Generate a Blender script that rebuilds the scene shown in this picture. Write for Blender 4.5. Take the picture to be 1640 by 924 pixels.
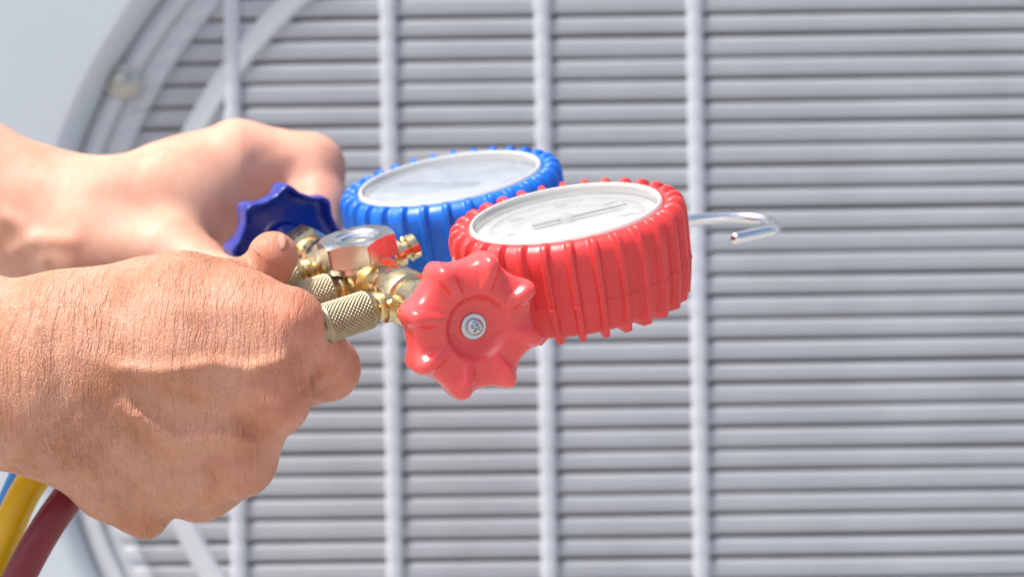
import bpy, bmesh, math, random
import numpy as np
from mathutils import Vector, Matrix
random.seed(7); rng = np.random.default_rng(7)
R = math.radians
S = bpy.context.scene
for o in list(bpy.data.objects): bpy.data.objects.remove(o)
C = S.collection

# ------------------------------------------------------------------ camera, world, sun, exposure
CZ = 0.75                       # camera height
ROLL = R(0.75)
cam_d = bpy.data.cameras.new('camera'); cam = bpy.data.objects.new('camera', cam_d); C.objects.link(cam)
S.camera = cam
cam.location = (0, 0, CZ)
cam.rotation_euler = (R(90), ROLL, 0)
cam_d.sensor_width = 36; cam_d.lens = 36*0.6/0.34
cam_d.clip_start = 0.02; cam_d.clip_end = 200
cam_d.dof.use_dof = True; cam_d.dof.focus_distance = 0.572; cam_d.dof.aperture_fstop = 10.0
cam_d.dof.aperture_blades = 0

SUN = Vector((-0.42, -0.23, 0.88)).normalized()
w = bpy.data.worlds.new('World'); S.world = w; w.use_nodes = True
nt = w.node_tree; bg = nt.nodes['Background']
sky = nt.nodes.new('ShaderNodeTexSky'); sky.sky_type = 'NISHITA'; sky.sun_disc = False
sky.sun_elevation = math.asin(SUN.z); sky.sun_rotation = math.atan2(SUN.x, SUN.y)
sky.dust_density = 4.0; sky.air_density = 0.8; sky.ozone_density = 0.6
nt.links.new(sky.outputs[0], bg.inputs[0]); bg.inputs[1].default_value = 0.15
sd = bpy.data.lights.new('sun', 'SUN'); sd.energy = 3.2; sd.angle = R(4.0); sd.color = (1, .955, .89)
so = bpy.data.objects.new('sun', sd); C.objects.link(so); so.location = (-2, -2, 5)
so.rotation_euler = (-SUN).to_track_quat('-Z', 'Y').to_euler()
S.view_settings.view_transform = 'Standard'; S.view_settings.look = 'None'
S.view_settings.exposure = 0.54; S.view_settings.gamma = 1
S.render.engine = 'CYCLES'

# ------------------------------------------------------------------ placing
KP = 0.34/1640/0.6
CR, SR = math.cos(ROLL), math.sin(ROLL)
def cam2w(v):                                   # metres, (right, depth, up) seen from the camera point -> world
    return Vector((v[0]*CR + v[2]*SR, v[1], CZ - v[0]*SR + v[2]*CR))
def P(px, py, d):
    k = KP*d
    return cam2w(((px-820)*k, d, (462-py)*k))
def mm(px, py, d):                              # same, in millimetres (d in mm) for the modelled arms
    k = KP*d
    return np.array([(px-820)*k, d, (462-py)*k])

# ------------------------------------------------------------------ objects
def link(name, me, parent=None, mats=()):
    o = bpy.data.objects.new(name, me); C.objects.link(o)
    for m in mats:
        me.materials.append(m)
    if parent is not None:
        o.parent = parent
        o.matrix_parent_inverse = parent.matrix_world.inverted() if False else Matrix()
    return o
def empty(name, loc, label, cat, group=None):
    o = bpy.data.objects.new(name, None); C.objects.link(o); o.location = loc
    o.empty_display_size = 0.02
    o['label'] = label; o['category'] = cat
    if group: o['group'] = group
    return o
def mesh(name, verts, faces, m, parent=None, smooth=True, off=None):
    """verts in world coordinates; stored relative to the parent thing"""
    base = Vector((0, 0, 0))
    p = parent
    while p is not None:
        base += p.location; p = p.parent
    V = np.asarray([tuple(v) for v in verts], dtype=float) if not isinstance(verts, np.ndarray) else verts
    V = V - np.array(base)
    me = bpy.data.meshes.new(name)
    me.from_pydata(V.tolist(), [], [tuple(f) for f in faces])
    me.update()
    if smooth: me.polygons.foreach_set('use_smooth', [True]*len(me.polygons))
    return link(name, me, parent, [m])
def autosmooth(o, ang=35):
    me = o.data
    bm = bmesh.new(); bm.from_mesh(me)
    for e in bm.edges:
        if len(e.link_faces) == 2 and e.calc_face_angle(0) > R(ang): e.smooth = False
    bm.to_mesh(me); bm.free()
    return o
def fix_normals(o):
    bm = bmesh.new(); bm.from_mesh(o.data); bmesh.ops.recalc_face_normals(bm, faces=bm.faces); bm.to_mesh(o.data); bm.free()
    return o

class Fr:                                        # local frame
    def __init__(s, o, x, y, z): s.o, s.x, s.y, s.z = Vector(o), Vector(x).normalized(), Vector(y).normalized(), Vector(z).normalized()
    def __call__(s, x, y, z): return s.o + s.x*x + s.y*y + s.z*z
    def at(s, x, y, z): return Fr(s(x, y, z), s.x, s.y, s.z)

def lathe(name, fr, prof, n, m, parent, rad=None, ang=35, closed=False, smooth=True):
    """prof: list of (r, z) in metres; rad(r, z, theta, i) may change the radius/height"""
    vs, fs = [], []
    L = len(prof)
    for j in range(n):
        t = 2*math.pi*j/n
        for i, (r, z) in enumerate(prof):
            rr, zz = (rad(r, z, t, i) if rad else (r, z))
            vs.append(fr(rr*math.cos(t), rr*math.sin(t), zz))
    for j in range(n):
        a, b = j*L, ((j+1) % n)*L
        for i in range(L-1 if not closed else L):
            i2 = (i+1) % L
            fs.append((a+i, b+i, b+i2, a+i2))
    o = mesh(name, vs, fs, m, parent, smooth)
    bm = bmesh.new(); bm.from_mesh(o.data)
    bmesh.ops.remove_doubles(bm, verts=bm.verts, dist=1e-6)
    bmesh.ops.recalc_face_normals(bm, faces=bm.faces)
    bm.to_mesh(o.data); bm.free()
    if ang: autosmooth(o, ang)
    return o
def prism(name, fr, n, r, z0, z1, m, parent, ch=0.0006, rot=0, hole=0):
    """hex/poly prism with chamfered corners"""
    prof = [(hole, z0), (r-ch*1.6, z0), (r, z0+ch), (r, z1-ch), (r-ch*1.6, z1), (hole, z1)]
    def rad(rr, z, t, i):
        return rr, z
    vs, fs = [], []
    L = len(prof)
    for j in range(n):
        t = 2*math.pi*j/n + rot
        for (rr, z) in prof: vs.append(fr(rr*math.cos(t), rr*math.sin(t), z))
    for j in range(n):
        a, b = j*L, ((j+1) % n)*L
        for i in range(L-1): fs.append((a+i, b+i, b+i+1, a+i+1))
        if hole > 0: fs.append((a+L-1, b+L-1, b, a))
    o = mesh(name, vs, fs, m, parent, False)
    bm = bmesh.new(); bm.from_mesh(o.data)
    bmesh.ops.remove_doubles(bm, verts=bm.verts, dist=1e-6); bmesh.ops.recalc_face_normals(bm, faces=bm.faces)
    bm.to_mesh(o.data); bm.free()
    return o
def spline(pts, n):                              # Catmull-Rom
    pts = [Vector(p) for p in pts]
    Q = [pts[0]*2-pts[1]] + pts + [pts[-1]*2-pts[-2]]
    out = []
    for i in range(1, len(Q)-2):
        p0, p1, p2, p3 = Q[i-1:i+3]
        for k in range(n):
            t = k/n
            out.append(0.5*((2*p1)+(p2-p0)*t+(2*p0-5*p1+4*p2-p3)*t*t+(3*p1-p0-3*p2+p3)*t**3))
    out.append(pts[-1])
    return out
def tube(name, path, r, m, parent, n=16, cap='round', rfun=None):
    vs, fs = [], []
    N = len(path)
    nrm = Vector((0.1, 0.3, 1))
    rings = []
    for i, p in enumerate(path):
        t = (path[min(i+1, N-1)]-path[max(i-1, 0)]).normalized()
        nrm = (nrm - t*nrm.dot(t)).normalized(); b = t.cross(nrm)
        rr = rfun(i/(N-1))*r if rfun else r
        rings.append((p, t, nrm.copy(), b, rr))
    seq = []
    p, t, a, b, rr = rings[0]
    for s in (0.25, 0.7, 0.93): seq.append((p - t*rr*0.8*math.cos(math.asin(s)), t, a, b, rr*s))
    seq += rings
    p, t, a, b, rr = rings[-1]
    for s in (0.93, 0.7, 0.25): seq.append((p + t*rr*0.8*math.cos(math.asin(s)), t, a, b, rr*s))
    for (p, t, a, b, rr) in seq:
        for j in range(n):
            g = 2*math.pi*j/n
            vs.append(p + a*rr*math.cos(g) + b*rr*math.sin(g))
    for i in range(len(seq)-1):
        for j in range(n):
            fs.append((i*n+j, i*n+(j+1) % n, (i+1)*n+(j+1) % n, (i+1)*n+j))
    fs.append(tuple(range(n))[::-1]); fs.append(tuple((len(seq)-1)*n+j for j in range(n)))
    return fix_normals(mesh(name, vs, fs, m, parent))

# ------------------------------------------------------------------ materials
def new_mat(name):
    m = bpy.data.materials.new(name); m.use_nodes = True
    return m, m.node_tree, m.node_tree.nodes['Principled BSDF']
def s2l(c): return tuple(((x/255)/12.92 if x/255 <= .04045 else ((x/255+.055)/1.055)**2.4) for x in c)
def node(t, kind, **kw):
    n = t.nodes.new(kind)
    for k, v in kw.items():
        if k in n.inputs: n.inputs[k].default_value = v
        else: setattr(n, k, v)
    return n
def mat(name, col, rough=0.5, metal=0.0, var=0.0, vscale=60, bump=0.0, bscale=900, coat=0.0, sss=0.0, rvar=0.0, spec=0.5, dust=None, wear=0.0):
    m, t, b = new_mat(name)
    col = tuple(col)
    b.inputs['Base Color'].default_value = (*col, 1); b.inputs['Roughness'].default_value = rough
    b.inputs['Metallic'].default_value = metal; b.inputs['Coat Weight'].default_value = coat
    b.inputs['Coat Roughness'].default_value = 0.08
    b.inputs['Specular IOR Level'].default_value = spec
    if sss:
        b.inputs['Subsurface Weight'].default_value = sss; b.inputs['Subsurface Scale'].default_value = 0.002
        b.inputs['Subsurface Radius'].default_value = (1, .3, .3)
    tc = node(t, 'ShaderNodeTexCoord')
    if var:
        n = node(t, 'ShaderNodeTexNoise', Scale=vscale, Detail=5.0, Roughness=0.6)
        t.links.new(tc.outputs['Object'], n.inputs['Vector'])
        r = node(t, 'ShaderNodeMapRange'); r.inputs[1].default_value = .3; r.inputs[2].default_value = .7
        r.inputs[3].default_value = 1-var; r.inputs[4].default_value = 1+var
        t.links.new(n.outputs[0], r.inputs[0])
        mx = node(t, 'ShaderNodeVectorMath', operation='SCALE'); mx.inputs[0].default_value = col
        t.links.new(r.outputs[0], mx.inputs['Scale']); t.links.new(mx.outputs[0], b.inputs['Base Color'])
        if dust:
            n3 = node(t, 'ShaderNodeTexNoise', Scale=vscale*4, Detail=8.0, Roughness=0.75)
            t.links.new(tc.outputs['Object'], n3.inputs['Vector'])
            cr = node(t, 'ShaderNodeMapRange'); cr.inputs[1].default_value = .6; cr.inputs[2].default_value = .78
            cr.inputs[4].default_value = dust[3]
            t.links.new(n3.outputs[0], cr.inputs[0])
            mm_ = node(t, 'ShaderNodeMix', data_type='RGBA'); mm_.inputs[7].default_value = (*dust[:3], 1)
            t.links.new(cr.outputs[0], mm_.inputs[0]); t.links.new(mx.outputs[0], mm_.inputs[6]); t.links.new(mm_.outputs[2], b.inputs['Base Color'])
    if rvar:
        n = node(t, 'ShaderNodeTexNoise', Scale=vscale*3, Detail=6.0, Roughness=0.7)
        t.links.new(tc.outputs['Object'], n.inputs['Vector'])
        r = node(t, 'ShaderNodeMapRange'); r.inputs[1].default_value = .35; r.inputs[2].default_value = .7
        r.inputs[3].default_value = max(0, rough-rvar); r.inputs[4].default_value = rough+rvar
        t.links.new(n.outputs[0], r.inputs[0]); t.links.new(r.outputs[0], b.inputs['Roughness'])
    if bump:
        n = node(t, 'ShaderNodeTexNoise', Scale=bscale, Detail=4.0, Roughness=0.6)
        t.links.new(tc.outputs['Object'], n.inputs['Vector'])
        bp = node(t, 'ShaderNodeBump', Strength=bump, Distance=0.0004)
        t.links.new(n.outputs[0], bp.inputs['Height']); t.links.new(bp.outputs[0], b.inputs['Normal'])
    return m

M_red = mat('red_knob_plastic', s2l((236, 78, 76)), .24, coat=.35, var=.04, vscale=90, bump=.12, bscale=500, sss=.12, rvar=.08)
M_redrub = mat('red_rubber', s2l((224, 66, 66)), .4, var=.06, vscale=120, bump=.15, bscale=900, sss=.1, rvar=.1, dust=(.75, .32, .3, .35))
M_blue = mat('blue_knob_plastic', s2l((6, 44, 146)), .3, coat=.3, var=.05, rvar=.08)
M_bluerub = mat('blue_rubber', s2l((16, 108, 214)), .4, var=.06, vscale=120, bump=.15, sss=.1, rvar=.1)
M_brass = mat('polished_brass', (.76, .60, .34), .22, 1, var=.12, vscale=250, rvar=.12, bump=.1, bscale=1500)
M_brassd = mat('knurled_brass', (.40, .335, .22), .42, 1, var=.16, vscale=300, rvar=.12)
M_nickel = mat('nickel_plate', (.78, .76, .76), .2, 1, var=.05, vscale=200, rvar=.07)
M_chrome = mat('chrome_wire', (.82, .82, .82), .24, 1, rvar=.06, vscale=100)
M_zinc = mat('zinc_screw', (.55, .58, .61), .33, 1, var=.05, vscale=300, rvar=.06)
M_hosey = mat('yellow_hose_rubber', s2l((235, 190, 10)), .38, var=.05, vscale=60, bump=.15, rvar=.1)
M_hoser = mat('maroon_hose_rubber', s2l((118, 28, 38)), .38, var=.08, vscale=60, bump=.15, rvar=.1)
M_hoseb = mat('blue_hose_rubber', s2l((8, 80, 140)), .4, var=.05, vscale=60, bump=.15, rvar=.1)
M_white = mat('dial_white', (.60, .60, .585), .5, var=.02, vscale=120)
M_bezel = mat('bezel_white', (.58, .575, .55), .22, var=.03, vscale=100, rvar=.08)
M_ink = mat('dial_ink', (.12, .12, .13), .5, var=.02)
M_needle = mat('needle_grey', (.18, .18, .19), .4, var=.02)
M_casing = mat('casing_paint', (.53, .59, .63), .45, var=.03, vscale=8, bump=.1, bscale=700, rvar=.05)
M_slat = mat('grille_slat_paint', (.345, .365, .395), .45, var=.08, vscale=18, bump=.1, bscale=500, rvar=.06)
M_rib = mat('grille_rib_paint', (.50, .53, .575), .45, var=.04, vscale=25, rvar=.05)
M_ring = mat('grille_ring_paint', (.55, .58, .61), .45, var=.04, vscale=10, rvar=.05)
M_ringd = mat('shaded_gap_paint', (.30, .27, .22), .6, var=.15, vscale=25)  # brown-grey colour stands in for shade in the deeper gaps
M_back = mat('dark_interior', (.10, .065, .024), .7, var=.3, vscale=20)
M_gscrew = mat('dusty_screw', (.46, .47, .42), .4, .6, var=.15, vscale=200)
M_conc = mat('concrete', (.34, .33, .31), .85, var=.12, vscale=3, bump=.3, bscale=60)

def glass_mat(name, tint, haze):
    m, t, b = new_mat(name)
    t.nodes.remove(b); out = t.nodes['Material Output']
    tr = node(t, 'ShaderNodeBsdfTransparent'); tr.inputs[0].default_value = (.97, .975, .98, 1)
    df = node(t, 'ShaderNodeBsdfDiffuse'); df.inputs[0].default_value = (*tint, 1)
    gl = node(t, 'ShaderNodeBsdfGlossy'); gl.inputs['Roughness'].default_value = .07
    fr = node(t, 'ShaderNodeFresnel'); fr.inputs[0].default_value = 1.49
    n = node(t, 'ShaderNodeTexNoise', Scale=70.0, Detail=7.0, Roughness=.7)
    tc = node(t, 'ShaderNodeTexCoord'); t.links.new(tc.outputs['Object'], n.inputs['Vector'])
    r = node(t, 'ShaderNodeMapRange'); r.inputs[1].default_value = .35; r.inputs[2].default_value = .7
    r.inputs[3].default_value = haze*.96; r.inputs[4].default_value = haze*1.04; t.links.new(n.outputs[0], r.inputs[0])
    a = node(t, 'ShaderNodeMixShader'); t.links.new(r.outputs[0], a.inputs[0]); t.links.new(tr.outputs[0], a.inputs[1]); t.links.new(df.outputs[0], a.inputs[2])
    c = node(t, 'ShaderNodeMixShader'); 
    ge = node(t, 'ShaderNodeNewGeometry'); fm = node(t, 'ShaderNodeMath', operation='MULTIPLY_ADD'); fm.inputs[1].default_value = -1; fm.inputs[2].default_value = 1
    t.links.new(ge.outputs['Backfacing'], fm.inputs[0]); f3 = node(t, 'ShaderNodeMath', operation='MULTIPLY'); t.links.new(fr.outputs[0], f3.inputs[0]); t.links.new(fm.outputs[0], f3.inputs[1])
    t.links.new(f3.outputs[0], c.inputs[0]); t.links.new(a.outputs[0], c.inputs[1]); t.links.new(gl.outputs[0], c.inputs[2])
    t.links.new(c.outputs[0], out.inputs[0])
    return m
M_lensr = glass_mat('scuffed_clear_lens', (.62, .62, .61), .2)
M_lensb = glass_mat('scuffed_sky_tint_lens', (.50, .56, .63), .34)  # haze is scuffing; its bluish tint paints in the sky's reflection
M_sight = glass_mat('sight_glass', (.35, .42, .38), .35)

def skin_mat(name, base, deep, pink):
    m, t, b = new_mat(name)
    b.inputs['Roughness'].default_value = .5; b.inputs['Specular IOR Level'].default_value = .35
    b.inputs['Subsurface Weight'].default_value = .25; b.inputs['Subsurface Radius'].default_value = (1, .38, .22)
    b.inputs['Subsurface Scale'].default_value = .0025
    tc = node(t, 'ShaderNodeTexCoord')
    def noise(scale, det, rough, vec=None, dist=0.0):
        n = node(t, 'ShaderNodeTexNoise', Scale=scale, Detail=det, Roughness=rough, Distortion=dist)
        t.links.new(vec if vec is not None else tc.outputs['Object'], n.inputs['Vector']); return n.outputs[0]
    def rng_(x, a, b_, c=0., d=1.):
        r = node(t, 'ShaderNodeMapRange'); r.interpolation_type = 'SMOOTHSTEP'
        for i, v in zip((1, 2, 3, 4), (a, b_, c, d)): r.inputs[i].default_value = v
        t.links.new(x, r.inputs[0]); return r.outputs[0]
    def mix(f, a, c):
        x = node(t, 'ShaderNodeMix', data_type='RGBA')
        t.links.new(f, x.inputs[0])
        if isinstance(a, tuple): x.inputs[6].default_value = (*a, 1)
        else: t.links.new(a, x.inputs[6])
        if isinstance(c, tuple): x.inputs[7].default_value = (*c, 1)
        else: t.links.new(c, x.inputs[7])
        return x.outputs[2]
    def mth(op, a, c):
        x = node(t, 'ShaderNodeMath', operation=op)
        for i, v in enumerate((a, c)):
            if isinstance(v, (int, float)): x.inputs[i].default_value = v
            else: t.links.new(v, x.inputs[i])
        return x.outputs[0]
    c1 = mix(rng_(noise(38, 5, .6), .35, .68), base, deep)
    c2 = mix(rng_(noise(95, 5, .6), .5, .75, 0, .55), c1, pink)
    at = node(t, 'ShaderNodeAttribute', attribute_name='flush')
    c3 = mix(mth('MULTIPLY', at.outputs['Fac'], .45), c2, tuple(x*y for x, y in zip(pink, (1.0, .8, .8))))
    c4 = mix(rng_(noise(420, 4, .7), .58, .75, 0, .12), c3, tuple(x*.62 for x in deep))
    t.links.new(c4, b.inputs['Base Color'])
    # creases: two stretched fields in the arm's own layout stored as point attributes (cu along the arm, cv across)
    au = node(t, 'ShaderNodeAttribute', attribute_name='cr')      # vector: along, across, depth in mm
    warp = node(t, 'ShaderNodeTexNoise', Scale=.11, Detail=3.0)
    t.links.new(au.outputs['Vector'], warp.inputs['Vector'])
    wv = node(t, 'ShaderNodeVectorMath', operation='MULTIPLY_ADD'); wv.inputs[1].default_value = (3, 3, 3)
    t.links.new(warp.outputs['Color'], wv.inputs[0]); t.links.new(au.outputs['Vector'], wv.inputs[2])
    def stretched(sx, sy, sz, rot, scale, det=3., dist=.4):
        mp = node(t, 'ShaderNodeMapping'); mp.inputs['Scale'].default_value = (sx, sy, sz); mp.inputs['Rotation'].default_value = (0, 0, rot)
        t.links.new(wv.outputs[0], mp.inputs['Vector'])
        return noise(scale, det, .65, mp.outputs[0], dist)
    f1 = stretched(1.0, .10, .3, R(0), .62, 2., .15)
    f2 = stretched(1.0, .26, .3, R(28), .6, 2., .15)
    f3 = stretched(1.0, .26, .3, R(-30), .6, 2., .15)
    vo = node(t, 'ShaderNodeTexVoronoi', feature='DISTANCE_TO_EDGE', Scale=.95)
    mp = node(t, 'ShaderNodeMapping'); mp.inputs['Scale'].default_value = (1.2, .6, .8)
    t.links.new(wv.outputs[0], mp.inputs['Vector']); t.links.new(mp.outputs[0], vo.inputs['Vector'])
    g = lambda f: rng_(f, .36, .56)
    h = mth('ADD', mth('MULTIPLY', g(f1), 1.0), mth('MULTIPLY', g(f2), .3))
    h = mth('ADD', h, mth('MULTIPLY', g(f3), .22))
    h = mth('ADD', h, mth('MULTIPLY', rng_(vo.outputs['Distance'], 0, .16), .45))
    ca = node(t, 'ShaderNodeAttribute', attribute_name='crease')
    amt = mth('MULTIPLY', h, ca.outputs['Fac'])
    bp = node(t, 'ShaderNodeBump', Strength=1.0, Distance=.00030)
    t.links.new(amt, bp.inputs['Height']); t.links.new(bp.outputs[0], b.inputs['Normal'])
    cav = rng_(h, .2, 1.4, .11, 0)
    dk = mix(mth('MULTIPLY', cav, ca.outputs['Fac']), c4, tuple(x*.45 for x in deep))
    t.links.new(dk, b.inputs['Base Color'])
    t.links.new(rng_(noise(300, 4, .6), .3, .7, .42, .62), b.inputs['Roughness'])
    return m
M_skin = skin_mat('tanned_skin', s2l((211, 157, 131)), s2l((186, 126, 94)), s2l((208, 144, 120)))
M_skin2 = skin_mat('sunlit_skin', s2l((218, 172, 148)), s2l((206, 150, 124)), s2l((216, 156, 138)))  # same person's skin, base colour lightened for stronger sun on the far arm
M_nail = mat('nail', s2l((186, 136, 116)), .6, coat=.0, sss=.2)
M_hair = mat('arm_hair', (.07, .045, .03), .5)

# ------------------------------------------------------------------ ground
g = mesh('ground', [(-30, -30, 0), (30, -30, 0), (30, 30, 0), (-30, 30, 0)], [(0, 1, 2, 3)], M_conc, None, False)
g['kind'] = 'structure'; g['label'] = 'pale concrete ground the outdoor unit stands on'

# ------------------------------------------------------------------ outdoor unit with its fan grille
DB = 0.95; kb = KP*DB
GC = P(963, 542, DB)                              # grille centre
RO = 886*kb
unit = empty('outdoor_unit', (GC.x, DB+.2, 0), 'pale grey outdoor condenser unit with a round louvred fan grille', 'condenser unit')
YF = DB - .018                                    # casing front face
# casing front with a circular opening and a rolled lip
x0, x1, z0, z1 = GC.x-.46, GC.x+.56, .10, 1.36
n = 192; vs = []; fs = []
def sq(t):
    c, s = math.cos(t), math.sin(t)
    hx = .56 if c > 0 else .46; hz0 = z1-GC.z; hz1 = GC.z-z0
    k = min(hx/abs(c) if abs(c) > 1e-9 else 9, (hz0 if s > 0 else hz1)/abs(s) if abs(s) > 1e-9 else 9)
    return (GC.x+c*k, YF, GC.z+s*k)
angs = sorted(set([2*math.pi*j/n for j in range(n)] + [math.atan2(zz-GC.z, xx-GC.x) % (2*math.pi) for xx in (x0, x1) for zz in (z0, z1)]))
lip = [(RO+.010, 0), (RO+.007, .0006), (RO+.004, .0024), (RO+.0018, .0055), (RO+.0006, .009), (RO, .013), (RO, .05)]
rows = []
for t in angs:
    row = [len(vs)]; vs.append(sq(t))
    for (r_, dy) in lip:
        row.append(len(vs)); vs.append((GC.x+math.cos(t)*r_*(1.45 if math.cos(t) > 0 else 1), YF+dy, GC.z+math.sin(t)*r_))
    rows.append(row)
for j in range(len(rows)):
    a, b = rows[j], rows[(j+1) % len(rows)]
    for i in range(len(a)-1): fs.append((a[i], b[i], b[i+1], a[i+1]))
casing = fix_normals(mesh('casing_front', vs, fs, M_casing, unit)); autosmooth(casing, 30)
def box(name, a, b, m, parent, bev=.0):
    (ax, ay, az), (bx, by, bz) = a, b
    bm = bmesh.new(); bmesh.ops.create_cube(bm, size=1)
    for v in bm.verts: v.co = Vector(((ax+bx)/2+v.co.x*(bx-ax), (ay+by)/2+v.co.y*(by-ay), (az+bz)/2+v.co.z*(bz-az)))
    if bev: bmesh.ops.bevel(bm, geom=list(bm.edges), offset=bev, segments=3, affect='EDGES', profile=.5)
    vs = [v.co.copy() for v in bm.verts]; bm.verts.index_update(); fs = [[v.index for v in f.verts] for f in bm.faces]; bm.free()
    return mesh(name, vs, fs, m, parent, False)
T = .0012
box('side_panel', (x0, YF+.0005, z0), (x0+T, YF+.36, z1), M_casing, unit)
box('side_panel', (x1-T, YF+.0005, z0), (x1, YF+.36, z1), M_casing, unit)
box('back_panel', (x0+T, YF+.36, z0), (x1-T, YF+.361, z1), M_casing, unit)
box('top_panel', (x0-.003, YF-.003, z1), (x1+.003, YF+.365, z1+.02), M_casing, unit, .004)
box('base_tray', (x0, YF+.0005, z0-.03), (x1, YF+.36, z0), M_casing, unit)
for xx in (x0+.08, x1-.12): box('foot', (xx, YF, 0), (xx+.05, YF+.36, z0-.03), M_back, unit)
# solid box behind the slats, its dark colour stands in for the chamber's shade
chm = box('fan_chamber', (x0+.01, DB+.0145, z0+.1), (x1-.01, DB+.30, z1-.02), M_back, unit)

def SX(t): return 1.45 if math.cos(t) > 0 else 1.0
def ring_mesh(name, prof, m, parent, nseg=256):    # prof in (r, y)
    vs, fs = [], []; L = len(prof)
    for j in range(nseg):
        t = 2*math.pi*j/nseg
        for (r_, y) in prof: vs.append((GC.x+r_*math.cos(t)*SX(t), y, GC.z+r_*math.sin(t)))
    for j in range(nseg):
        a, b = j*L, ((j+1) % nseg)*L
        for i in range(L): fs.append((a+i, b+i, b+(i+1) % L, a+(i+1) % L))
    return autosmooth(fix_normals(mesh(name, vs, fs, m, parent)), 40)
r1, r2, r3, r4, r5 = 713*kb, 750*kb, 812*kb, 850*kb, 884*kb
# the grille's own mesh is its outer rim
grille = ring_mesh('fan_grille', [(RO-.0002, DB+.012), (RO-.0002, DB-.0015), (RO-.002, DB-.0035), (RO-.006, DB-.0058), (r5-.007, DB-.0062), (r5-.010, DB-.0055), (r4, DB-.0012), (r4-.002, DB+.004), (r4-.002, DB+.012)], M_ring, unit)
ring_mesh('backing_ring', [(r2+.0004, DB+.0060), (r3-.0004, DB+.0034), (r3-.0004, DB+.010), (r2+.0004, DB+.010)], M_ringd, grille)
ring_mesh('backing_ring', [(r3, DB+.0016), (r3+.006, DB+.0008), (r4-.001, DB-.0006), (r4-.001, DB+.010), (r3, DB+.010)], M_ring, grille)
ring_mesh('inner_ring', [(r1, DB+.0003), (r1+.002, DB-.0016), (r2-.002, DB-.0016), (r2, DB+.0003), (r2, DB+.008), (r1, DB+.008)], M_ring, grille)
# louvre slats
PITCH = 34.85*kb
zg0 = P(620, 28.8, DB).z                          # a gap line
k0 = int((GC.z+RO-zg0)/PITCH)
i = 0
for kk in range(-60, k0+1):
    zt = zg0 + kk*PITCH                            # gap centre above this slat
    zc = zt - PITCH/2
    if abs(zc-GC.z) > r5-.012: continue
    half = math.sqrt(max(0, (r4+.001)**2-(abs(zc-GC.z)+PITCH*.1)**2))
    if half < .02: continue
    gap = PITCH*(.125 + (.05 if kk % 4 == 0 else -.02 if kk % 2 else .01) + random.uniform(-.015, .015))
    a, b = zc+(PITCH-gap)/2, zc-(PITCH-gap)/2
    h = a-b; tilt = random.uniform(-.0002, .0002)
    prof = [(.0088, a-.0006), (.0022, a), (.0010, a-.0002), (.0003, a-.0009), (.0001, a-h*.25), (0, a-h*.5), (.0001, a-h*.8), (.0003, b+.0009), (.0010, b+.0002), (.0016, b), (.0088, b+.0002)]
    L = len(prof); ph = random.uniform(0, 6)
    def slat_piece(name, xa, xb, nx, m, parent, yoff=0):
        vs, fs = [], []
        for q in range(nx+1):
            x = xa(zc)+(xb(zc)-xa(zc))*q/nx
            dz = .00016*math.sin(x*14+ph); dy = .00004*math.sin(x*9+ph*2)
            for (y, z) in prof: vs.append((xa(z)+(xb(z)-xa(z))*q/nx, DB+y+dy+yoff, z+dz))
        for q in range(nx):
            for u in range(L): fs.append((q*L+u, q*L+(u+1) % L, (q+1)*L+(u+1) % L, (q+1)*L+u))
        fs.extend([tuple(range(L)), tuple(nx*L+u for u in range(L))])
        return fix_normals(mesh(name, vs, fs, m, parent))
    hi = math.sqrt(max(0, (r3+.001)**2-(zc-GC.z)**2)) if abs(zc-GC.z) < r3 else 0
    if hi > .02:
        cl = lambda r_: (lambda z: GC.x-math.sqrt(max(1e-6, r_**2-(z-GC.z)**2)))
        cr_ = lambda r_: (lambda z: GC.x+1.45*math.sqrt(max(1e-6, r_**2-(z-GC.z)**2)))
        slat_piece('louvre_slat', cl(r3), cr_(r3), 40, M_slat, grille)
        slat_piece('slat_end', cl(r4), cl(r3+.0002), 3, M_ring, grille)
        slat_piece('slat_end', cr_(r3+.0002), cr_(r4), 3, M_ring, grille)
    else:
        slat_piece('slat_end', lambda z: GC.x-half, lambda z: GC.x+1.45*half, 24, M_ring, grille)
# vertical ribs
for px in (377, 627, 874, 1118):
    X = P(px, 462, DB).x
    hh = math.sqrt(r4**2-(X-GC.x)**2)-.003
    za, zb = GC.z-hh, GC.z+hh
    if px == 130: za, zb = GC.z-hh, GC.z+hh
    N = int((zb-za)/(PITCH/8)); vs, fs = [], []
    for q in range(N+1):
        z = za+(zb-za)*q/N
        ph = 2*math.pi*(z-zg0)/PITCH
        g_ = (.5+.5*math.cos(ph))**3               # 1 at a gap
        wd = .0044 - .00022*math.cos(ph) + .0001*math.sin(ph*.31)
        yf = -.0026 + .0001*g_
        for (dx, y) in ((-wd, .003), (-wd, yf+.0014), (-wd+.0012, yf+.0002), (0, yf-.0002), (wd-.0012, yf+.0002), (wd, yf+.0014), (wd, .003)):
            vs.append((X+dx, DB+y, z))
    L = 7
    for q in range(N):
        for u in range(L): fs.append((q*L+u, q*L+(u+1) % L, (q+1)*L+(u+1) % L, (q+1)*L+u))
    fs += [tuple(range(L)), tuple(N*L+u for u in range(L))]
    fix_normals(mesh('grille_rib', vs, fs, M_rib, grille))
# grille fixing screws round the rim
for a0 in (151.1, 61, 331, 241):
    rr = 865*kb
    c = Vector((GC.x+rr*math.cos(R(a0)), DB-.0065, GC.z+rr*math.sin(R(a0))))
    fr = Fr(c, (1, 0, 0), (0, 0, 1), (0, -1, 0))
    lathe('grille_screw', fr, [(0, .0052), (.002, .0050), (.0042, .0038), (.0062, .0014), (.0092, .0008), (.0092, -.001), (0, -.001)], 24, M_gscrew, grille, ang=50)

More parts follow.
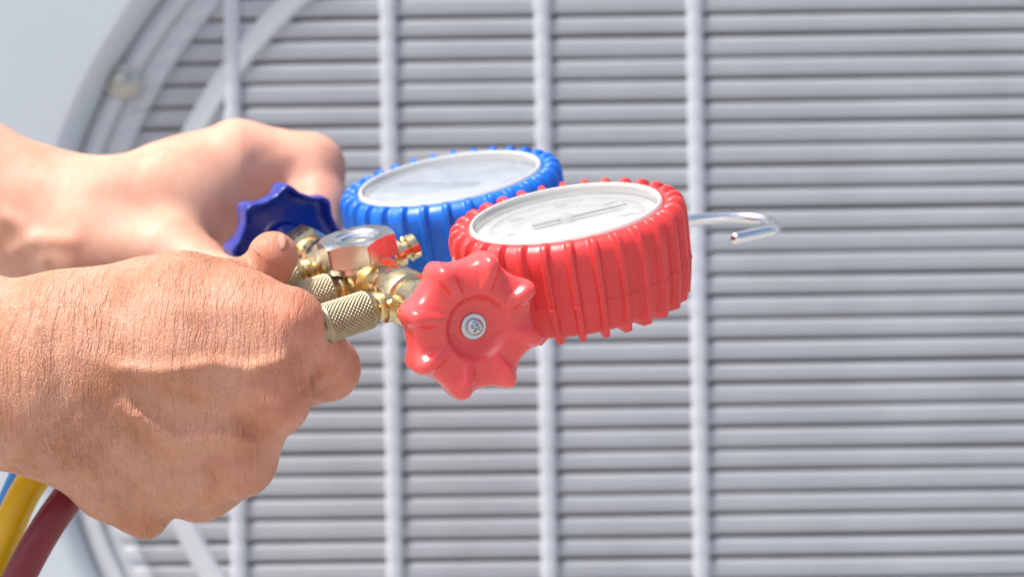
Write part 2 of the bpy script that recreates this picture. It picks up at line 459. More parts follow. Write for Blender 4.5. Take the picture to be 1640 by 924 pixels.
# ------------------------------------------------------------------ manifold gauge set
A = Vector((-.49, .85, .19)).normalized()
Nn = Vector((-.13, -.355, .93)); Nn = (Nn - A*Nn.dot(A)).normalized()
U = A.cross(Nn)                                    # towards the hook
if U.x < 0: U = -U
def camdir(v): return Vector((v[0]*CR+v[2]*SR, v[1], -v[0]*SR+v[2]*CR))
A, Nn, U = camdir(A), camdir(Nn), camdir(U)
MC = cam2w((-.0505, .627, .003))
F = Fr(MC, A, U, Nn)                               # x: red -> blue valve, y: hook direction, z: up out of the dials
gset = empty('manifold_gauge_set', MC, 'brass two valve manifold with red and blue gauges and knobs, held over the grille', 'gauge manifold')

def fr_axis(o, z, hint):
    z = Vector(z).normalized(); x = Vector(hint); x = (x - z*x.dot(z)).normalized()
    return Fr(o, x, z.cross(x), z)
# block: turned bar with collars along A, plus three port bosses
fa = fr_axis(F(0, 0, 0), A, Nn)
blk = lathe('manifold_block', fa, [(0, -.046), (.0072, -.046), (.0076, -.0455), (.0076, -.036), (.0088, -.0355), (.0095, -.034), (.0095, -.024), (.0088, -.0225), (.0074, -.0215), (.0074, -.0125),
                               (.0098, -.012), (.0102, -.011), (.0102, .011), (.0098, .012), (.0074, .0125), (.0074, .0215), (.0088, .0225), (.0095, .024), (.0095, .034), (.0088, .0355), (.0076, .036),
                               (.0076, .0455), (.0072, .046), (0, .046)], 48, M_brass, gset)
for s in (-1, 1):
    f2 = fr_axis(F(s*.046, 0, 0), A*s, Nn)
    prism('bonnet_nut', f2, 6, .0105, .0005, .0125, M_brass, gset, .0012, R(12), .002)
    lathe('valve_stem', f2, [(0, .010), (.0036, .0125), (.0036, .021), (0, .022)], 20, M_brass, gset)
for ax in (-.031, 0, .031):
    f2 = fr_axis(F(ax, -.0065, 0), -U, A)
    thr = [(.0048+.0005*(1 if q % 2 else 0), .0035+q*.0007) for q in range(9)]
    lathe('hose_port', f2, [(0, -.001), (.0062, -.001), (.0062, .0028), (.0050, .0033)]+thr+[(.0030, .0102), (0, .0102)], 28, M_brass, gset, ang=60)

# sight glass: chamfered nickel hex nut on a round foot
fs_ = fr_axis(F(0, -.001, 0), Nn, A)
lathe('sight_glass_foot', fs_, [(0, .002), (.0085, .002), (.0085, .0055), (.0122, .0059), (.0122, .0079), (0, .0079)], 48, M_nickel, gset)
def hexnut(name, fr, R0, z0, z1, rin, m, parent):
    vs, fs = [], []
    n = 120; prof = [(rin, z0), ('h', z0), ('h', z1), ('c', z1), (rin+.0025, z1-.0001), (rin+.0018, z1-.0009), (rin+.0006, z1-.0012), (rin, z1-.0022)]
    for j in range(n):
        t = 2*math.pi*j/n
        q = ((t+R(8)) % R(60))-R(30)
        rh = R0*math.cos(R(30))/math.cos(q)
        drop = max(0, rh-R0*.885)*.55
        for (r, z) in prof:
            if r == 'h': vs.append(fr(rh*math.cos(t), rh*math.sin(t), z-(drop if z == z1 else -drop)))
            elif r == 'c': vs.append(fr(R0*.84*math.cos(t), R0*.84*math.sin(t), z))
            else: vs.append(fr(r*math.cos(t), r*math.sin(t), z))
    L = len(prof)
    for j in range(n):
        a, b = j*L, ((j+1) % n)*L
        for i in range(L): fs.append((a+i, b+i, b+(i+1) % L, a+(i+1) % L))
    return autosmooth(fix_normals(mesh(name, vs, fs, m, parent)), 22)
nut = hexnut('sight_glass_nut', fs_, .0142, .0081, .0163, .0058, M_nickel, gset)
lathe('sight_glass', fs_, [(0, .0137), (.0058, .0137), (.0058, .0127), (0, .0127)], 40, M_sight, nut)
lathe('sight_glass_seat', fs_, [(0, .0091), (.0057, .0091), (.0057, .0083), (0, .0083)], 32, M_back, nut)

# gauge necks from the block to each gauge, and two hex elbows
GU, GA, GH = .0585, .0425, .0150
for s in (-1, 1):
    f2 = fr_axis(F(s*.029, .005, 0), (U*.02 + A*s*.012).normalized() if False else U, A)
    lathe('gauge_neck', f2, [(0, 0), (.0058, 0), (.0058, .008), (.0068, .0085), (.0068, .0125), (.0052, .013), (.0052, .030), (0, .030)], 32, M_brass, gset)
    prism('neck_nut', F and fr_axis(F(s*.029, .0205, 0), U, A), 6, .0078, 0, .006, M_brass, gset, .0008, R(20), .002)
f2 = fr_axis(F(.008, .009, .002), (U+Nn*.15), A)
lathe('bleed_valve', f2, [(0, 0), (.0042, 0), (.0042, .006), (.0052, .0065), (.0052, .009), (.0036, .0095), (.0036, .0115), (.0048, .012), (.0048, .015), (.003, .016), (0, .016)], 28, M_brass, gset)

# gauges
NR = 30
def gauge(s, m_rub, m_lens, label, needle_deg, sc=1.0):
    c = F(s*GA, GU, GH)
    fr = Fr(c, A, U, Nn)                            # z = out of the dial, z=0 at rim plane
    if fr.x.cross(fr.y).dot(fr.z) < 0: fr = Fr(c, U, A, Nn)
    Rb = .0388
    fr.x, fr.y, fr.z = fr.x*sc, fr.y*sc, fr.z*sc
    # profile r, z, rib weight
    pr = [(.0335, -.0035, 0), (.0335, -.0008, 0), (.0340, .0000, 0), (.0350, .0000, .12), (.0360, -.0006, .6), (.0371, -.0014, .95), (.0380, -.0024, 1), (Rb, -.0050, 1),
          (Rb-.0001, -.010, 1), (Rb-.0004, -.016, 1), (Rb-.00055, -.0200, 1), (Rb-.0006, -.0205, 1), (Rb-.00036, -.0207, 1.03), (Rb-.00036, -.0209, 1.03), (Rb-.0006, -.0211, 1), (Rb-.00065, -.0216, 1), (Rb-.0012, -.0252, 1), (Rb-.0018, -.0288, 1),
          (Rb-.0026, -.0310, .95), (Rb-.0048, -.0324, .7), (Rb-.008, -.0330, .25), (.020, -.0330, 0), (0, -.0330, 0)]
    n = NR*22
    def rad(r, z, t, i):
        wgt = pr[i][2]
        ph = (t*NR/(2*math.pi)) % 1.0; ph = min(ph, 1-ph)
        b = 1/(1+math.exp((ph-.150)*75))
        rr = r + .0020*wgt*b*(1 if s < 0 else .75)
        zz = z
        if 2 <= i <= 7: zz += .0017*b*min(1, wgt*1.6+.1*(i > 2))
        if i in (18, 19, 20): zz -= .0022*b*(wgt**.5)
        return rr, zz
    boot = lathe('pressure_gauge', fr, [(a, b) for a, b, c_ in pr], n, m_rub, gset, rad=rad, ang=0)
    boot['label'] = label
    lathe('bezel_ring', fr, [(.0314, -.004), (.0315, -.0002), (.0319, .0006), (.0326, .0007), (.0332, 0), (.0334, -.002), (.0334, -.005), (.0312, -.006)], 96, M_bezel, boot)
    dial = lathe('dial', fr, [(0, -.0032), (.0311, -.0032), (.0311, -.0042), (0, -.0042)], 96, M_white, boot)
    # printed scale: ticks in two rings, joined as print on the dial
    vs, fs = [], []
    def quad(t, ra, rb, wd, z=-.00308):
        c_, s_ = math.cos(t), math.sin(t); i0 = len(vs)
        for (r_, q) in ((ra, -wd), (ra, wd), (rb, wd), (rb, -wd)): vs.append(fr(r_*c_-q*s_, r_*s_+q*c_, z))
        fs.append((i0, i0+1, i0+2, i0+3))
    for k in range(61):
        t = R(-40+k*260/60); big = k % 5 == 0
        quad(t, .0232 if big else .0245, .0262, .00022 if big else .00012)
        if k % 2 == 0: quad(t, .0165, .0176 if k % 10 else .0184, .00014)
    for k in range(120):
        t = R(-40+k*260/120); quad(t+R(1.08), .0264, .0266, .0005); quad(t+R(1.08), .0186, .0187, .00032)
    mesh('scale_print', vs, fs, M_ink, boot, False)
    # numerals
    for k, tx in enumerate(('0', '100', '200', '300', '400', '500')):
        cu = bpy.data.curves.new('numeral', 'FONT'); cu.resolution_u = 2; cu.body = tx; cu.size = .0034; cu.align_x = 'CENTER'; cu.align_y = 'CENTER'
        ob = bpy.data.objects.new('numeral', cu); C.objects.link(ob)
        t = R(220-k*260/5)
        p = fr(.0210*math.cos(t), .0210*math.sin(t), -.00308)
        tx_ax = fr.z; up = fr.y; rt = up.cross(tx_ax)/sc
        m4 = Matrix((rt, up, tx_ax)).transposed().to_4x4(); m4.translation = p - gset.location
        ob.data.materials.append(M_ink); C.objects.unlink(ob)
        me = bpy.data.meshes.new_from_object(ob); bpy.data.objects.remove(ob)
        ob = bpy.data.objects.new('numeral', me); C.objects.link(ob); ob.parent = boot; ob.matrix_local = m4
    ndl = []
    t = R(needle_deg); c_, s_ = math.cos(t), math.sin(t)
    pts = [(-.012, -.0011), (-.012, .0011), (0, .0011), (.022, .00025), (.022, -.00025), (0, -.0011)]
    vs = [fr(a*c_-b*s_, a*s_+b*c_, z) for z in (-.0018, -.0022) for a, b in pts]
    fs = [tuple(range(6)), tuple(range(11, 5, -1))]+[(q, (q+1) % 6, 6+(q+1) % 6, 6+q) for q in range(6)]
    nd = fix_normals(mesh('needle', vs, fs, M_needle, boot, False))
    lathe('needle_hub', fr, [(0, -.0004), (.0018, -.0006), (.0024, -.0012), (.0026, -.0032), (0, -.0032)], 24, M_bezel, boot)
    lathe('lens', fr, [(0, .0009), (.020, .0007), (.0308, 0), (.0313, -.0006), (.0313, -.0016), (.020, -.0003), (0, -.0001)], 96, m_lens, boot, ang=50)
    return boot
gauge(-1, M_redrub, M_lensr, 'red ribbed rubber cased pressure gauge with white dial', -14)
gauge(1, M_bluerub, M_lensb, 'blue ribbed rubber cased pressure gauge with white dial', 120, 1.06)

# valve knobs: a hollow scalloped cap with a dished face
def knob(s, m, label, rot):
    c = F(s*.0795, 0, 0)
    c = c + (U*.0010 - Nn*.0005)*(1 if s < 0 else 0)
    fr = fr_axis(c, A*s + (camdir((-.10, -.05, .05)) if s < 0 else Vector((0, 0, 0))), Nn)   # z outwards, the red one sits a little askew
    NL = 8; n = NL*24
    def lobe(t):
        x = math.cos(NL*(t-rot)); return (.5+.5*x)
    # stations: (radial fraction, z, kind)
    st = [(0, -.0038), (.10, -.0038), (.22, -.0037), (.32, -.0034), (.39, -.0027), (.44, -.0016), (.475, -.0006), (.50, -.0001), (.53, .0001), (.60, 0), (.70, 0), (.80, 0), (.87, -.0002), (.93, -.0008), (.97, -.0019), (.99, -.0032), (1, -.005),
          (1.0, -.0075), (.99, -.0098), (.985, -.0108), (.96, -.0113), (.925, -.0109), (.915, -.0100), (.91, -.0065), (.86, -.0050), (.60, -.0050), (.40, -.0052), (.385, -.0056), (.38, -.0085), (.36, -.0095), (.22, -.0095), (.20, -.0105), (.20, -.0125), (0, -.0125)]
    RP, RV = .0236, .0206
    vs, fs = [], []; L = len(st)
    for j in range(n):
        t = 2*math.pi*j/n; lb = lobe(t)
        sh = lb**.85 if lb > 0 else 0
        Ro = RV + (RP-RV)*lb**1.9
        for i, (q, z) in enumerate(st):
            # inside the dish the outline is round; it turns scalloped outwards
            mixf = min(1, max(0, (q-.46)/.54)) if i < 17 or q > .45 else 0
            mixf = mixf**.8
            r = q*((1-mixf)*.0215+mixf*Ro)
            zz = z
            if i < 17:
                ridge = max(0, lb-.56)/.44; ridge = ridge*ridge*(3-2*ridge)
                env = 1/(1+math.exp(-(q-.62)*22))
                zz += .0027*ridge*env*(1 if q < .95 else .8)
                val = (1-lb)**1.5; zz -= .0020*val*max(0, (q-.55)/.45)**1.5
            elif 17 <= i <= 19: zz -= .0004*lb
            vs.append(fr(r*math.cos(t), r*math.sin(t), zz))
    for j in range(n):
        a, b = j*L, ((j+1) % n)*L
        for i in range(L-1): fs.append((a+i, b+i, b+i+1, a+i+1))
    o = mesh('valve_knob', vs, fs, m, gset)
    bm = bmesh.new(); bm.from_mesh(o.data); bmesh.ops.remove_doubles(bm, verts=bm.verts, dist=1e-6); bmesh.ops.recalc_face_normals(bm, faces=bm.faces); bm.to_mesh(o.data); bm.free()
    md = o.modifiers.new('sub', 'SUBSURF'); md.levels = 1; md.render_levels = 1
    o['label'] = label
    # washer and domed cross-head screw
    lathe('washer', fr, [(.0015, -.0029), (.0039, -.0029), (.0042, -.0031), (.0042, -.0038), (.0015, -.0038)], 48, M_zinc, o, ang=30)
    vs, fs = [], []; n2, rings = 64, 22
    for j in range(n2):
        t = 2*math.pi*j/n2
        for k in range(rings):
            q = k/(rings-1); r = .0027*q
            z = -.0012 - .0009*q**3.2
            x, y = r*math.cos(t+.5), r*math.sin(t+.5)
            cross = 0
            for (p1, p2) in ((x, y), (y, x)):
                cross = max(cross, (1/(1+math.exp((abs(p1)-.00034)*26000)))*(1/(1+math.exp((abs(p2)-.00150)*9000))))
            z -= .0010*cross
            vs.append(fr(r*math.cos(t), r*math.sin(t), z))
        vs.append(fr(.0027*math.cos(t), .0027*math.sin(t), -.0031))
    L = rings+1
    for j in range(n2):
        a, b = j*L, ((j+1) % n2)*L
        for i in range(L-1): fs.append((a+i, b+i, b+i+1, a+i+1))
    sc = mesh('screw', vs, fs, M_zinc, o)
    bm = bmesh.new(); bm.from_mesh(sc.data); bmesh.ops.remove_doubles(bm, verts=bm.verts, dist=1e-6); bmesh.ops.recalc_face_normals(bm, faces=bm.faces); bm.to_mesh(sc.data); bm.free()
    return o
knob(-1, M_red, 'red eight lobed valve knob with a cross head screw', R(20))
knob(1, M_blue, 'dark blue eight lobed valve knob gripped by a hand', R(10))

# hook
hk = [(700, 437, .640), (800, 405, .648), (900, 382, .655), (1000, 364, .664), (1095, 354, .672), (1150, 349, .676), (1195, 349, .676), (1225, 353, .671), (1240, 362, .662), (1236, 369, .652), (1210, 375, .645), (1178, 382, .638)]
tube('hanging_hook', spline([P(*p) for p in hk], 8), .0023, M_chrome, gset, 24)

# ------------------------------------------------------------------ hoses with knurled couplings
def hose(ax, m, label, pts, rr=.0056):
    f2 = fr_axis(F(ax, -.0128, 0), -U, A)            # z: away from the block
    h = empty('charging_hose', f2(0, 0, .014), label, 'hose', 'charging hoses screwed to the manifold')
    # knurled nut: fine diamond relief
    n, L = 324, 112; Lg = .0178; vs, fs = [], []
    ends = [(.0046, -.0004), (.0056, -.0004)]
    for j in range(n):
        t = 2*math.pi*j/n
        col = []
        for (r, z) in ends: col.append((r, z))
        for i in range(L+1):
            z = Lg*i/L; q = z/Lg
            base = .0066 - .0009*max(0, 1-q/.10)**1.5 - .0005*max(0, (q-.93)/.07)**1.5
            e = min(1, max(0, (q-.08)/.04))*min(1, max(0, (.95-q)/.03))
            a_ = (t*27/math.pi/2*2*math.pi/1 + z*4300); b_ = (t*27/math.pi/2*2*math.pi/1 - z*4300)
            kn = abs(math.sin(a_/1.0*.5))*abs(math.sin(b_*.5))
            col.append((base - .00042*e*(1-kn)**1.3, z))
        col += [(.0056, Lg+.0003), (.0056, Lg+.0010), (.0060, Lg+.0014), (.0060, Lg+.0030), (.0050, Lg+.0034), (.0040, Lg+.0034), (.0038, Lg-.001)]
        for (r, z) in col: vs.append(f2(r*math.cos(t), r*math.sin(t), z))
        LL = len(col)
    for j in range(n):
        a, b = j*LL, ((j+1) % n)*LL
        for i in range(LL-1): fs.append((a+i, b+i, b+i+1, a+i+1))
    kn_ = fix_normals(mesh('knurled_nut', vs, fs, M_brassd, h)); autosmooth(kn_, 75)
    lathe('ferrule', f2, [(.0034, Lg-.002), (.0034, Lg+.007), (.0060, Lg+.0075), (.0062, Lg+.0085), (.0062, Lg+.012), (.0058, Lg+.0125), (.0040, Lg+.0125)], 32, M_brass, h)
    st = [f2(0, 0, Lg+.007), f2(0, 0, Lg+.014)]
    tube('hose_tube', spline(st+[P(*p) for p in pts], 12), rr, m, h, 28)
    return h
hose(-.031, M_hoser, 'maroon charging hose nearest the red knob, hanging down on the right', [(452, 552, .600), (390, 590, .626), (300, 630, .640), (185, 715, .638), (100, 808, .625), (33, 920, .620), (-25, 1060, .62), (-70, 1250, .63)], .0056)
hose(0, M_hosey, 'yellow charging hose hanging down between the maroon and the blue hose', [(370, 560, .630), (250, 600, .640), (150, 670, .640), (55, 766, .636), (12, 850, .632), (-20, 940, .630), (-50, 1100, .63), (-80, 1280, .63)], .0056)
hose(.031, M_hoseb, 'blue charging hose, leftmost and mostly hidden behind the wrist', [(380, 520, .645), (240, 560, .655), (110, 630, .66), (48, 745, .66), (8, 830, .66), (-45, 920, .655), (-90, 1060, .65), (-120, 1250, .65)], .0056)

# ------------------------------------------------------------------ arms: distance-field bodies turned into one mesh each
def smin(a, b, k):
    h = np.clip(.5+.5*(b-a)/k, 0, 1)
    return b*(1-h)+a*h-k*h*(1-h)
def seg(p, a, b, ra, rb, sq=1.0):
    a, b = np.array(a), np.array(b)
    s = np.array([1, 1/sq, 1])
    d = (b-a)*s; q = (p-a)*s
    h = np.clip((q@d)/(d@d), 0, 1)[..., None]
    return (np.linalg.norm(q-h*d, axis=-1) - (ra+(rb-ra)*h[..., 0]))*(1 if sq == 1 else .85)
def chain(p, pts, k=3):
    f = None
    for (a, b) in zip(pts[:-1], pts[1:]):
        sqz = a[4] if len(a) > 4 else 1.0
        d = seg(p, mm(*a[:3]), mm(*b[:3]), a[3], b[3], sqz)
        f = d if f is None else smin(f, d, k)
    return f
def polydist(px, py, pts):
    best = np.full(px.shape, 1e9); tt = np.zeros(px.shape)
    n = len(pts)-1
    for i in range(n):
        ax, ay = pts[i]; bx, by = pts[i+1]
        h = np.clip(((px-ax)*(bx-ax)+(py-ay)*(by-ay))/((bx-ax)**2+(by-ay)**2), 0, 1)
        d = np.hypot(px-ax-h*(bx-ax), py-ay-h*(by-ay))
        m = d < best; best = np.where(m, d, best); tt = np.where(m, (i+h)/n, tt)
    return best, tt
def topx(p):
    k = KP*p[..., 1]; return p[..., 0]/k+820, 462-p[..., 2]/k

def near_arm(p):
    f = chain(p, [(-420, 600, 612, 36, .78), (-60, 594, 602, 31.5, .72), (60, 603, 594, 29.0, .68), (120, 606, 592, 28.5, .6)], 8)
    mc = chain(p, [(110, 520, 595, 16.5), (290, 500, 590.5, 17.2), (385, 508, 588.5, 14.8), (460, 519, 584, 11.6)], 6)
    mc = smin(mc, chain(p, [(110, 580, 590, 16), (434, 640, 584.5, 12.2)]), 10)
    mc = smin(mc, chain(p, [(140, 590, 590.5, 17), (300, 572, 585.5, 17), (418, 575, 584, 14)]), 12)
    mc = smin(mc, chain(p, [(120, 640, 594, 15), (384, 738, 592, 11.6)]), 12)
    mc = smin(mc, chain(p, [(250, 670, 597, 13), (392, 690, 594, 11)]), 8)
    mc = smin(mc, chain(p, [(110, 690, 603, 14), (318, 780, 602, 11.2)]), 12)
    mc = smin(mc, chain(p, [(240, 740, 604, 12), (342, 755, 602, 11)]), 8)
    mc = smin(mc, chain(p, [(140, 508, 602, 14.2), (240, 487, 602, 15.2), (300, 478, 602, 15), (352, 474, 603, 12.5)]), 7)    # thumb side muscle
    mc = smin(mc, chain(p, [(105, 704, 604, 14), (180, 770, 606, 13.0), (226, 801, 607, 11.8)]), 6)        # heel of the hand
    mc = smin(mc, chain(p, [(225, 815, 606, 7), (238, 842, 604, 3.6)]), 5)
    mc = smin(mc, chain(p, [(150, 620, 606, 17), (360, 610, 604, 15)]), 10)
    f = smin(f, mc, 10)
    fi = [chain(p, [(460, 519, 584, 11.6), (500, 560, 600, 10.6), (524, 590, 614, 10.6), (492, 606, 634, 9.2), (425, 590, 640, 8)], 3.5),
          chain(p, [(432, 638, 585, 11.6), (434, 655, 618, 9.6), (400, 650, 638, 9), (345, 640, 628, 8)], 3.5),
          chain(p, [(384, 738, 593, 11.0), (386, 740, 618, 9.3), (350, 715, 638, 8.6), (305, 700, 626, 7.6)], 3.5),
          chain(p, [(318, 780, 604, 10.6), (325, 778, 622, 8.6), (300, 745, 636, 7.6), (265, 730, 626, 7)], 3.5)]
    for g_ in fi: f = smin(f, g_, 3.2)
    th = chain(p, [(345, 470, 605, 11.5), (398, 449, 613, 8.0), (424, 436, 614, 7.9), (437, 411, 613, 8.6)], 2)
    f = smin(f, th, 3.0)
    px, py = topx(p)
    front = 1/(1+np.exp((p[..., 1]-602)/4))
    def ridge(pts, amp, wd, fade=True):
        d, t = polydist(px, py, pts)
        e = np.minimum(1, np.minimum(t, 1-t)*6) if fade else 1
        return amp*np.exp(-(d/wd)**2)*e*front
    f = f - ridge([(150, 572), (190, 590), (253, 596), (300, 590), (345, 582), (395, 592), (445, 580), (480, 565)], 1.7, 13)
    f = f - ridge([(185, 640), (214, 666), (250, 688), (292, 708), (340, 702), (385, 706), (420, 712)], 3.2, 14)
    f = f - ridge([(160, 600), (190, 660), (230, 720), (275, 760)], .5, 12)
    f = f - ridge([(292, 706), (320, 735), (330, 770)], .6, 10)
    f = f - ridge([(260, 480), (330, 500), (400, 490), (450, 500)], .5, 20)
    f = f + ridge([(210, 630), (300, 645), (370, 655), (440, 705)], 1.9, 22)       # valleys between knuckles
    f = f + ridge([(230, 740), (300, 745), (365, 770)], 2.0, 18)
    f = f + ridge([(80, 520), (100, 600), (90, 700)], .9, 22)                       # wrist hollow
    for (pts, am, w_) in (([(470, 545), (479, 580), (484, 610), (489, 640)], 1.5, 8), ([(484, 545), (494, 580), (499, 625)], .7, 5), ([(462, 560), (470, 590), (474, 620)], .6, 5),
                          ([(495, 540), (505, 575), (508, 610)], .35, 4), ([(60, 700), (105, 680), (140, 640)], .6, 7), ([(75, 730), (125, 705), (165, 665)], .5, 6), ([(100, 755), (150, 735), (200, 690)], .4, 6)):
        f = f + ridge(pts, am, w_)
    f = f - 1.0*np.exp(-(((px-468)/26)**2+((py-508)/26)**2))*front                 # index knuckle
    f = f - 1.4*np.exp(-(((px-440)/40)**2+((py-655)/30)**2))*front                 # middle knuckle
    f = f - .8*np.exp(-(((px-395)/26)**2+((py-765)/24)**2))*front
    return f
def far_arm(p):
    f = chain(p, [(-420, 280, 730, 34, .85), (-60, 308, 720, 29, .8), (60, 345, 716, 25.5, .8), (150, 362, 714, 24.5, .8)], 8)
    mc = chain(p, [(150, 362, 714, 24, .8), (300, 318, 722, 23.0, .8), (383, 263, 728, 17.5, .9)], 9)
    mc = smin(mc, chain(p, [(150, 380, 716, 22), (350, 350, 738, 16)]), 9)
    mc = smin(mc, chain(p, [(150, 400, 716, 20), (320, 410, 742, 14)]), 9)
    mc = smin(mc, chain(p, [(150, 400, 704, 18), (270, 410, 700, 15), (315, 430, 694, 12)]), 9)
    f = smin(f, mc, 9)
    fi = [chain(p, [(383, 263, 728, 17), (440, 262, 731, 13.2), (496, 270, 732, 13.4), (509, 330, 722, 11), (507, 390, 708, 9.5)], 5),
          chain(p, [(360, 330, 742, 14), (455, 320, 756, 11), (478, 385, 746, 9.5), (450, 420, 728, 8.5)], 4),
          chain(p, [(335, 380, 746, 13), (430, 380, 762, 10), (450, 435, 748, 9), (420, 455, 728, 8)], 4),
          chain(p, [(310, 420, 746, 12), (400, 430, 760, 9), (415, 470, 745, 8), (385, 485, 728, 7.5)], 4),
          chain(p, [(300, 425, 696, 13), (345, 450, 684, 10), (385, 450, 676, 9)], 4)]
    for g_ in fi: f = smin(f, g_, 4)
    px, py = topx(p)
    front = 1/(1+np.exp((p[..., 1]-722)/5))
    def ridge(pts, amp, wd):
        d, t = polydist(px, py, pts); return amp*np.exp(-(d/wd)**2)*np.minimum(1, np.minimum(t, 1-t)*5)*front
    f = f - ridge([(-20, 330), (30, 360), (60, 400), (80, 450)], 1.8, 14)
    f = f - ridge([(0, 420), (60, 380), (140, 390)], 1.2, 14)
    f = f + ridge([(400, 240), (440, 280), (470, 300)], 1.0, 24)
    f = f + ridge([(460, 250), (480, 290), (485, 320)], .9, 14)
    return f

def net(fun, lo, hi, h):
    lo, hi = np.array(lo, float), np.array(hi, float)
    n = np.ceil((hi-lo)/h).astype(int)+1
    ax = [lo[i]+h*np.arange(n[i]) for i in range(3)]
    # coarse pass finds the slabs worth evaluating
    H = 6; F = np.full(tuple(n), 50., dtype=np.float32)
    cx = [np.arange(0, n[i], H) for i in range(3)]
    Gc = np.stack(np.meshgrid(*[ax[i][cx[i]] + h*H/2 for i in range(3)], indexing='ij'), -1)
    fc = fun(Gc)
    near = np.argwhere(np.abs(fc) < h*H*1.35)
    sgn = fc < 0
    for a in np.argwhere(sgn & (np.abs(fc) >= h*H*1.35)):
        s = [slice(a[i]*H, min(a[i]*H+H, n[i])) for i in range(3)]; F[tuple(s)] = -50.
    off = np.stack(np.meshgrid(*[np.arange(H)]*3, indexing='ij'), -1).reshape(-1, 3)
    for c0 in range(0, len(near), 1500):
        blkk = near[c0:c0+1500]
        idx = (blkk[:, None, :]*H + off[None]).reshape(-1, 3)
        idx = idx[(idx < n).all(1)]
        v = fun(lo + idx*h)
        F[idx[:, 0], idx[:, 1], idx[:, 2]] = v
    I = F < 0
    # cells with a sign change
    c = np.zeros(tuple(n-1), dtype=np.int8)
    for dx in (0, 1):
        for dy in (0, 1):
            for dz in (0, 1): c += I[dx:n[0]-1+dx, dy:n[1]-1+dy, dz:n[2]-1+dz]
    act = (c > 0) & (c < 8)
    cells = np.argwhere(act)
    ID = np.full(act.shape, -1, dtype=np.int64); ID[act] = np.arange(len(cells))
    V = np.zeros((len(cells), 3)); W = np.zeros(len(cells))
    corners = [(a, b, d) for a in (0, 1) for b in (0, 1) for d in (0, 1)]
    for u in corners:
        for ax_ in range(3):
            if u[ax_] == 0:
                v = list(u); v[ax_] = 1
                fu = F[cells[:, 0]+u[0], cells[:, 1]+u[1], cells[:, 2]+u[2]]; fv = F[cells[:, 0]+v[0], cells[:, 1]+v[1], cells[:, 2]+v[2]]
                m = (fu < 0) != (fv < 0)
                t = np.where(m, fu/(fu-fv+1e-12), 0)
                pt = cells + np.array(u); pt = pt.astype(float); pt[:, ax_] += t
                V += pt*m[:, None]; W += m
    V = lo + h*V/W[:, None]
    faces = []
    for ax_ in range(3):
        o1, o2 = [(1, 2), (2, 0), (0, 1)][ax_]
        sl0 = [slice(0, n[i]) for i in range(3)]; sl1 = list(sl0)
        sl0[ax_] = slice(0, n[ax_]-1); sl1[ax_] = slice(1, n[ax_])
        a, b = I[tuple(sl0)], I[tuple(sl1)]
        e = np.argwhere(a != b)
        e = e[(e[:, o1] > 0) & (e[:, o2] > 0) & (e[:, o1] < n[o1]-1) & (e[:, o2] < n[o2]-1)]
        flip = a[e[:, 0], e[:, 1], e[:, 2]]
        d1 = np.zeros(3, int); d1[o1] = 1; d2 = np.zeros(3, int); d2[o2] = 1
        q = [e, e-d1, e-d1-d2, e-d2]
        q = [ID[x[:, 0], x[:, 1], x[:, 2]] for x in q]
        Q = np.stack(q, 1); Q[~flip] = Q[~flip][:, ::-1]
        faces.append(Q)
    Fq = np.concatenate(faces); Fq = Fq[(Fq >= 0).all(1)]
    for _ in range(3):
        f0 = fun(V); e_ = .15
        g_ = np.stack([fun(V+np.eye(3)[i]*e_)-f0 for i in range(3)], -1)/e_
        V = V - (f0/np.maximum((g_**2).sum(-1), .2))[:, None]*g_*.8
    return V, Fq

def arm(name, fun, lo, hi, h, m, parent, label, flush, creasef, rot):
    V, Fq = net(fun, lo, hi, h)
    Vw = np.stack([V[:, 0]*CR+V[:, 2]*SR, V[:, 1], CZ*1000 - V[:, 0]*SR+V[:, 2]*CR], -1)/1000
    base = np.array(parent.location)
    me = bpy.data.meshes.new(name)
    me.vertices.add(len(V)); me.vertices.foreach_set('co', (Vw-base).ravel())
    me.loops.add(Fq.size); me.polygons.add(len(Fq))
    me.loops.foreach_set('vertex_index', Fq.ravel().astype(np.int32))
    me.polygons.foreach_set('loop_start', np.arange(0, Fq.size, 4, dtype=np.int32))
    me.polygons.foreach_set('loop_total', np.full(len(Fq), 4, dtype=np.int32))
    me.update(calc_edges=True); me.validate()
    me.polygons.foreach_set('use_smooth', [True]*len(me.polygons))
    px, py = topx(V)
    a = me.attributes.new('flush', 'FLOAT', 'POINT'); a.data.foreach_set('value', flush(px, py).astype(np.float32))
    a = me.attributes.new('crease', 'FLOAT', 'POINT'); a.data.foreach_set('value', creasef(px, py).astype(np.float32))
    th = rot(px, py); x, z = V[:, 0], V[:, 2]
    cr = np.stack([x*np.cos(th)+z*np.sin(th), -x*np.sin(th)+z*np.cos(th), V[:, 1]], -1)
    a = me.attributes.new('cr', 'FLOAT_VECTOR', 'POINT'); a.data.foreach_set('vector', cr.ravel().astype(np.float32))
    o = link(name, me, parent, [m]); o['label'] = label
    return o, V

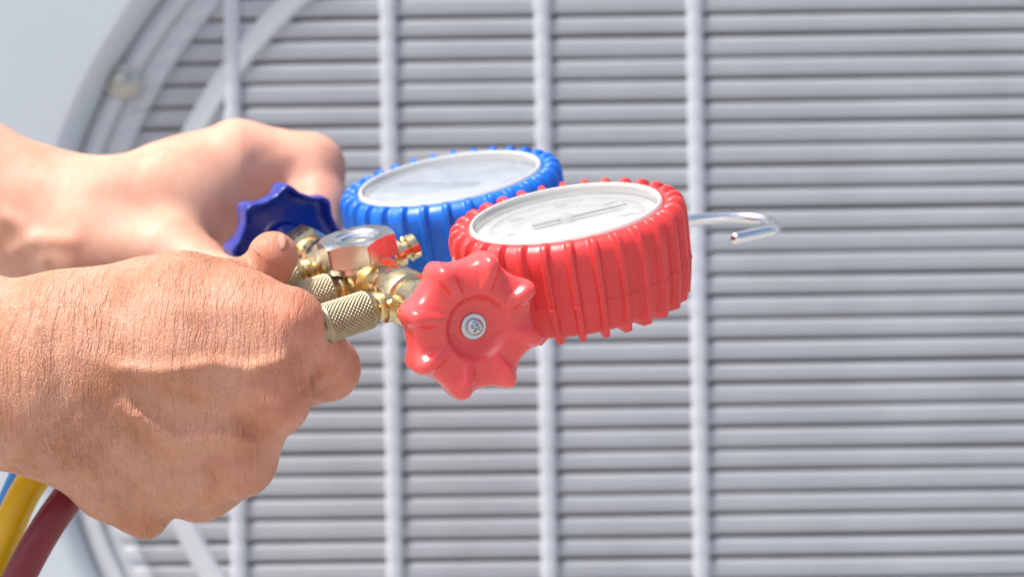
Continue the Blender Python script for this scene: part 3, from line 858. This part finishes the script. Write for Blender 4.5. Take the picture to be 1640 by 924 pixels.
person = empty('person', P(-400, 640, .66), 'bare forearms and hands of a person gripping the hoses and turning the blue knob', 'person')
gz = lambda px, py, cx, cy, s: np.exp(-((px-cx)**2+(py-cy)**2)/s**2)
def flush1(px, py):
    return np.clip(gz(px, py, 470, 510, 50)+gz(px, py, 446, 655, 45)*.9+gz(px, py, 540, 600, 60)*.7+gz(px, py, 395, 760, 40)*.7+gz(px, py, 440, 400, 45)*.8, 0, 1)
def crease1(px, py):
    c = .75+.5*gz(px, py, 110, 560, 130)+.6*gz(px, py, 130, 730, 110)+.3*gz(px, py, 480, 590, 50)
    c *= 1-.65*gz(px, py, 545, 580, 55)
    c *= 1-.6*gz(px, py, 440, 400, 50)
    return np.clip(c, 0, 1.5)
def rot1(px, py):                                    # turns the crease field diagonal at the heel of the wrist
    s = 1/(1+np.exp(-(py-650)/45)); w_ = 1/(1+np.exp((px-250)/60))
    return R(48)*s*w_*0 + R(0)
near, VN = arm('arm', near_arm, (-262, 556, -92), (-48, 662, 30), .9, M_skin, person, 'near forearm and fist seen from the back, thumb on top, gripping the hoses', flush1, crease1, rot1)
far, VF = arm('arm', far_arm, (-330, 672, -30), (-52, 786, 84), 1.3, M_skin2, person, 'far forearm and hand wrapped round the blue knob', lambda px, py: np.clip(gz(px, py, 385, 230, 60)*.5+gz(px, py, 500, 300, 70)*.7, 0, 1), lambda px, py: px*0+.12, lambda px, py: px*0)
near.modifiers.new('sub', 'SUBSURF').render_levels = 1
near.modifiers['sub'].levels = 1
# thumb nail
nc = P(431, 387, .6068); nz = camdir((-.15, -.75, .64)).normalized(); nx_ = camdir((.75, -.25, .55)); nx_ = (nx_-nz*nx_.dot(nz)).normalized()
nf = Fr(nc, nx_, nz.cross(nx_), nz)
vs, fs = [], []
for i in range(13):
    for j in range(13):
        u_, v_ = -1+i/6, -1+j/6
        su, sv = u_*math.sqrt(1-v_*v_/2.6), v_*math.sqrt(1-u_*u_/2.6)
        vs.append(nf(su*.0058, sv*.0046, 0.0-.0016*sv*sv-.0007*su*su))
for i in range(12):
    for j in range(12): fs.append((i*13+j, (i+1)*13+j, (i+1)*13+j+1, i*13+j+1))
nl = mesh('thumb_nail', vs, fs, M_nail, near)
nl.modifiers.new('thick', 'SOLIDIFY').thickness = .0008
# fine dark hairs on the near hand
pxv, pyv = topx(VN); sel = np.where((pxv > 20) & (pxv < 360) & (pyv > 455) & (pyv < 770) & (VN[:, 1] < 592))[0]
hv, hf = [], []
for q in rng.choice(sel, 34, replace=False):
    p0 = cam2w(VN[q]/1000); d = camdir((rng.uniform(.2, 1), -.35, rng.uniform(-1.1, .3))).normalized()
    Lh = rng.uniform(.0035, .0085); bend = camdir((rng.uniform(-.4, .8), .5, -.5))
    for k in range(6):
        t_ = k/5; c_ = p0 + d*Lh*t_ + bend*Lh*.35*t_*t_ - d*.0003
        rr = .00004*(1-t_*.8)
        for g_ in range(3): hv.append(c_ + camdir((math.cos(g_*2.09)*rr, 0.3*math.sin(g_*2.09)*rr, math.sin(g_*2.09)*rr)))
    b0 = len(hv)-18
    for k in range(5):
        for g_ in range(3): hf.append((b0+k*3+g_, b0+k*3+(g_+1) % 3, b0+(k+1)*3+(g_+1) % 3, b0+(k+1)*3+g_))
hr = mesh('arm_hair', hv, hf, M_hair, near); hr['kind'] = 'stuff'
print('tris', sum(len(o.data.polygons)*2 for o in bpy.data.objects if o.type == 'MESH'))
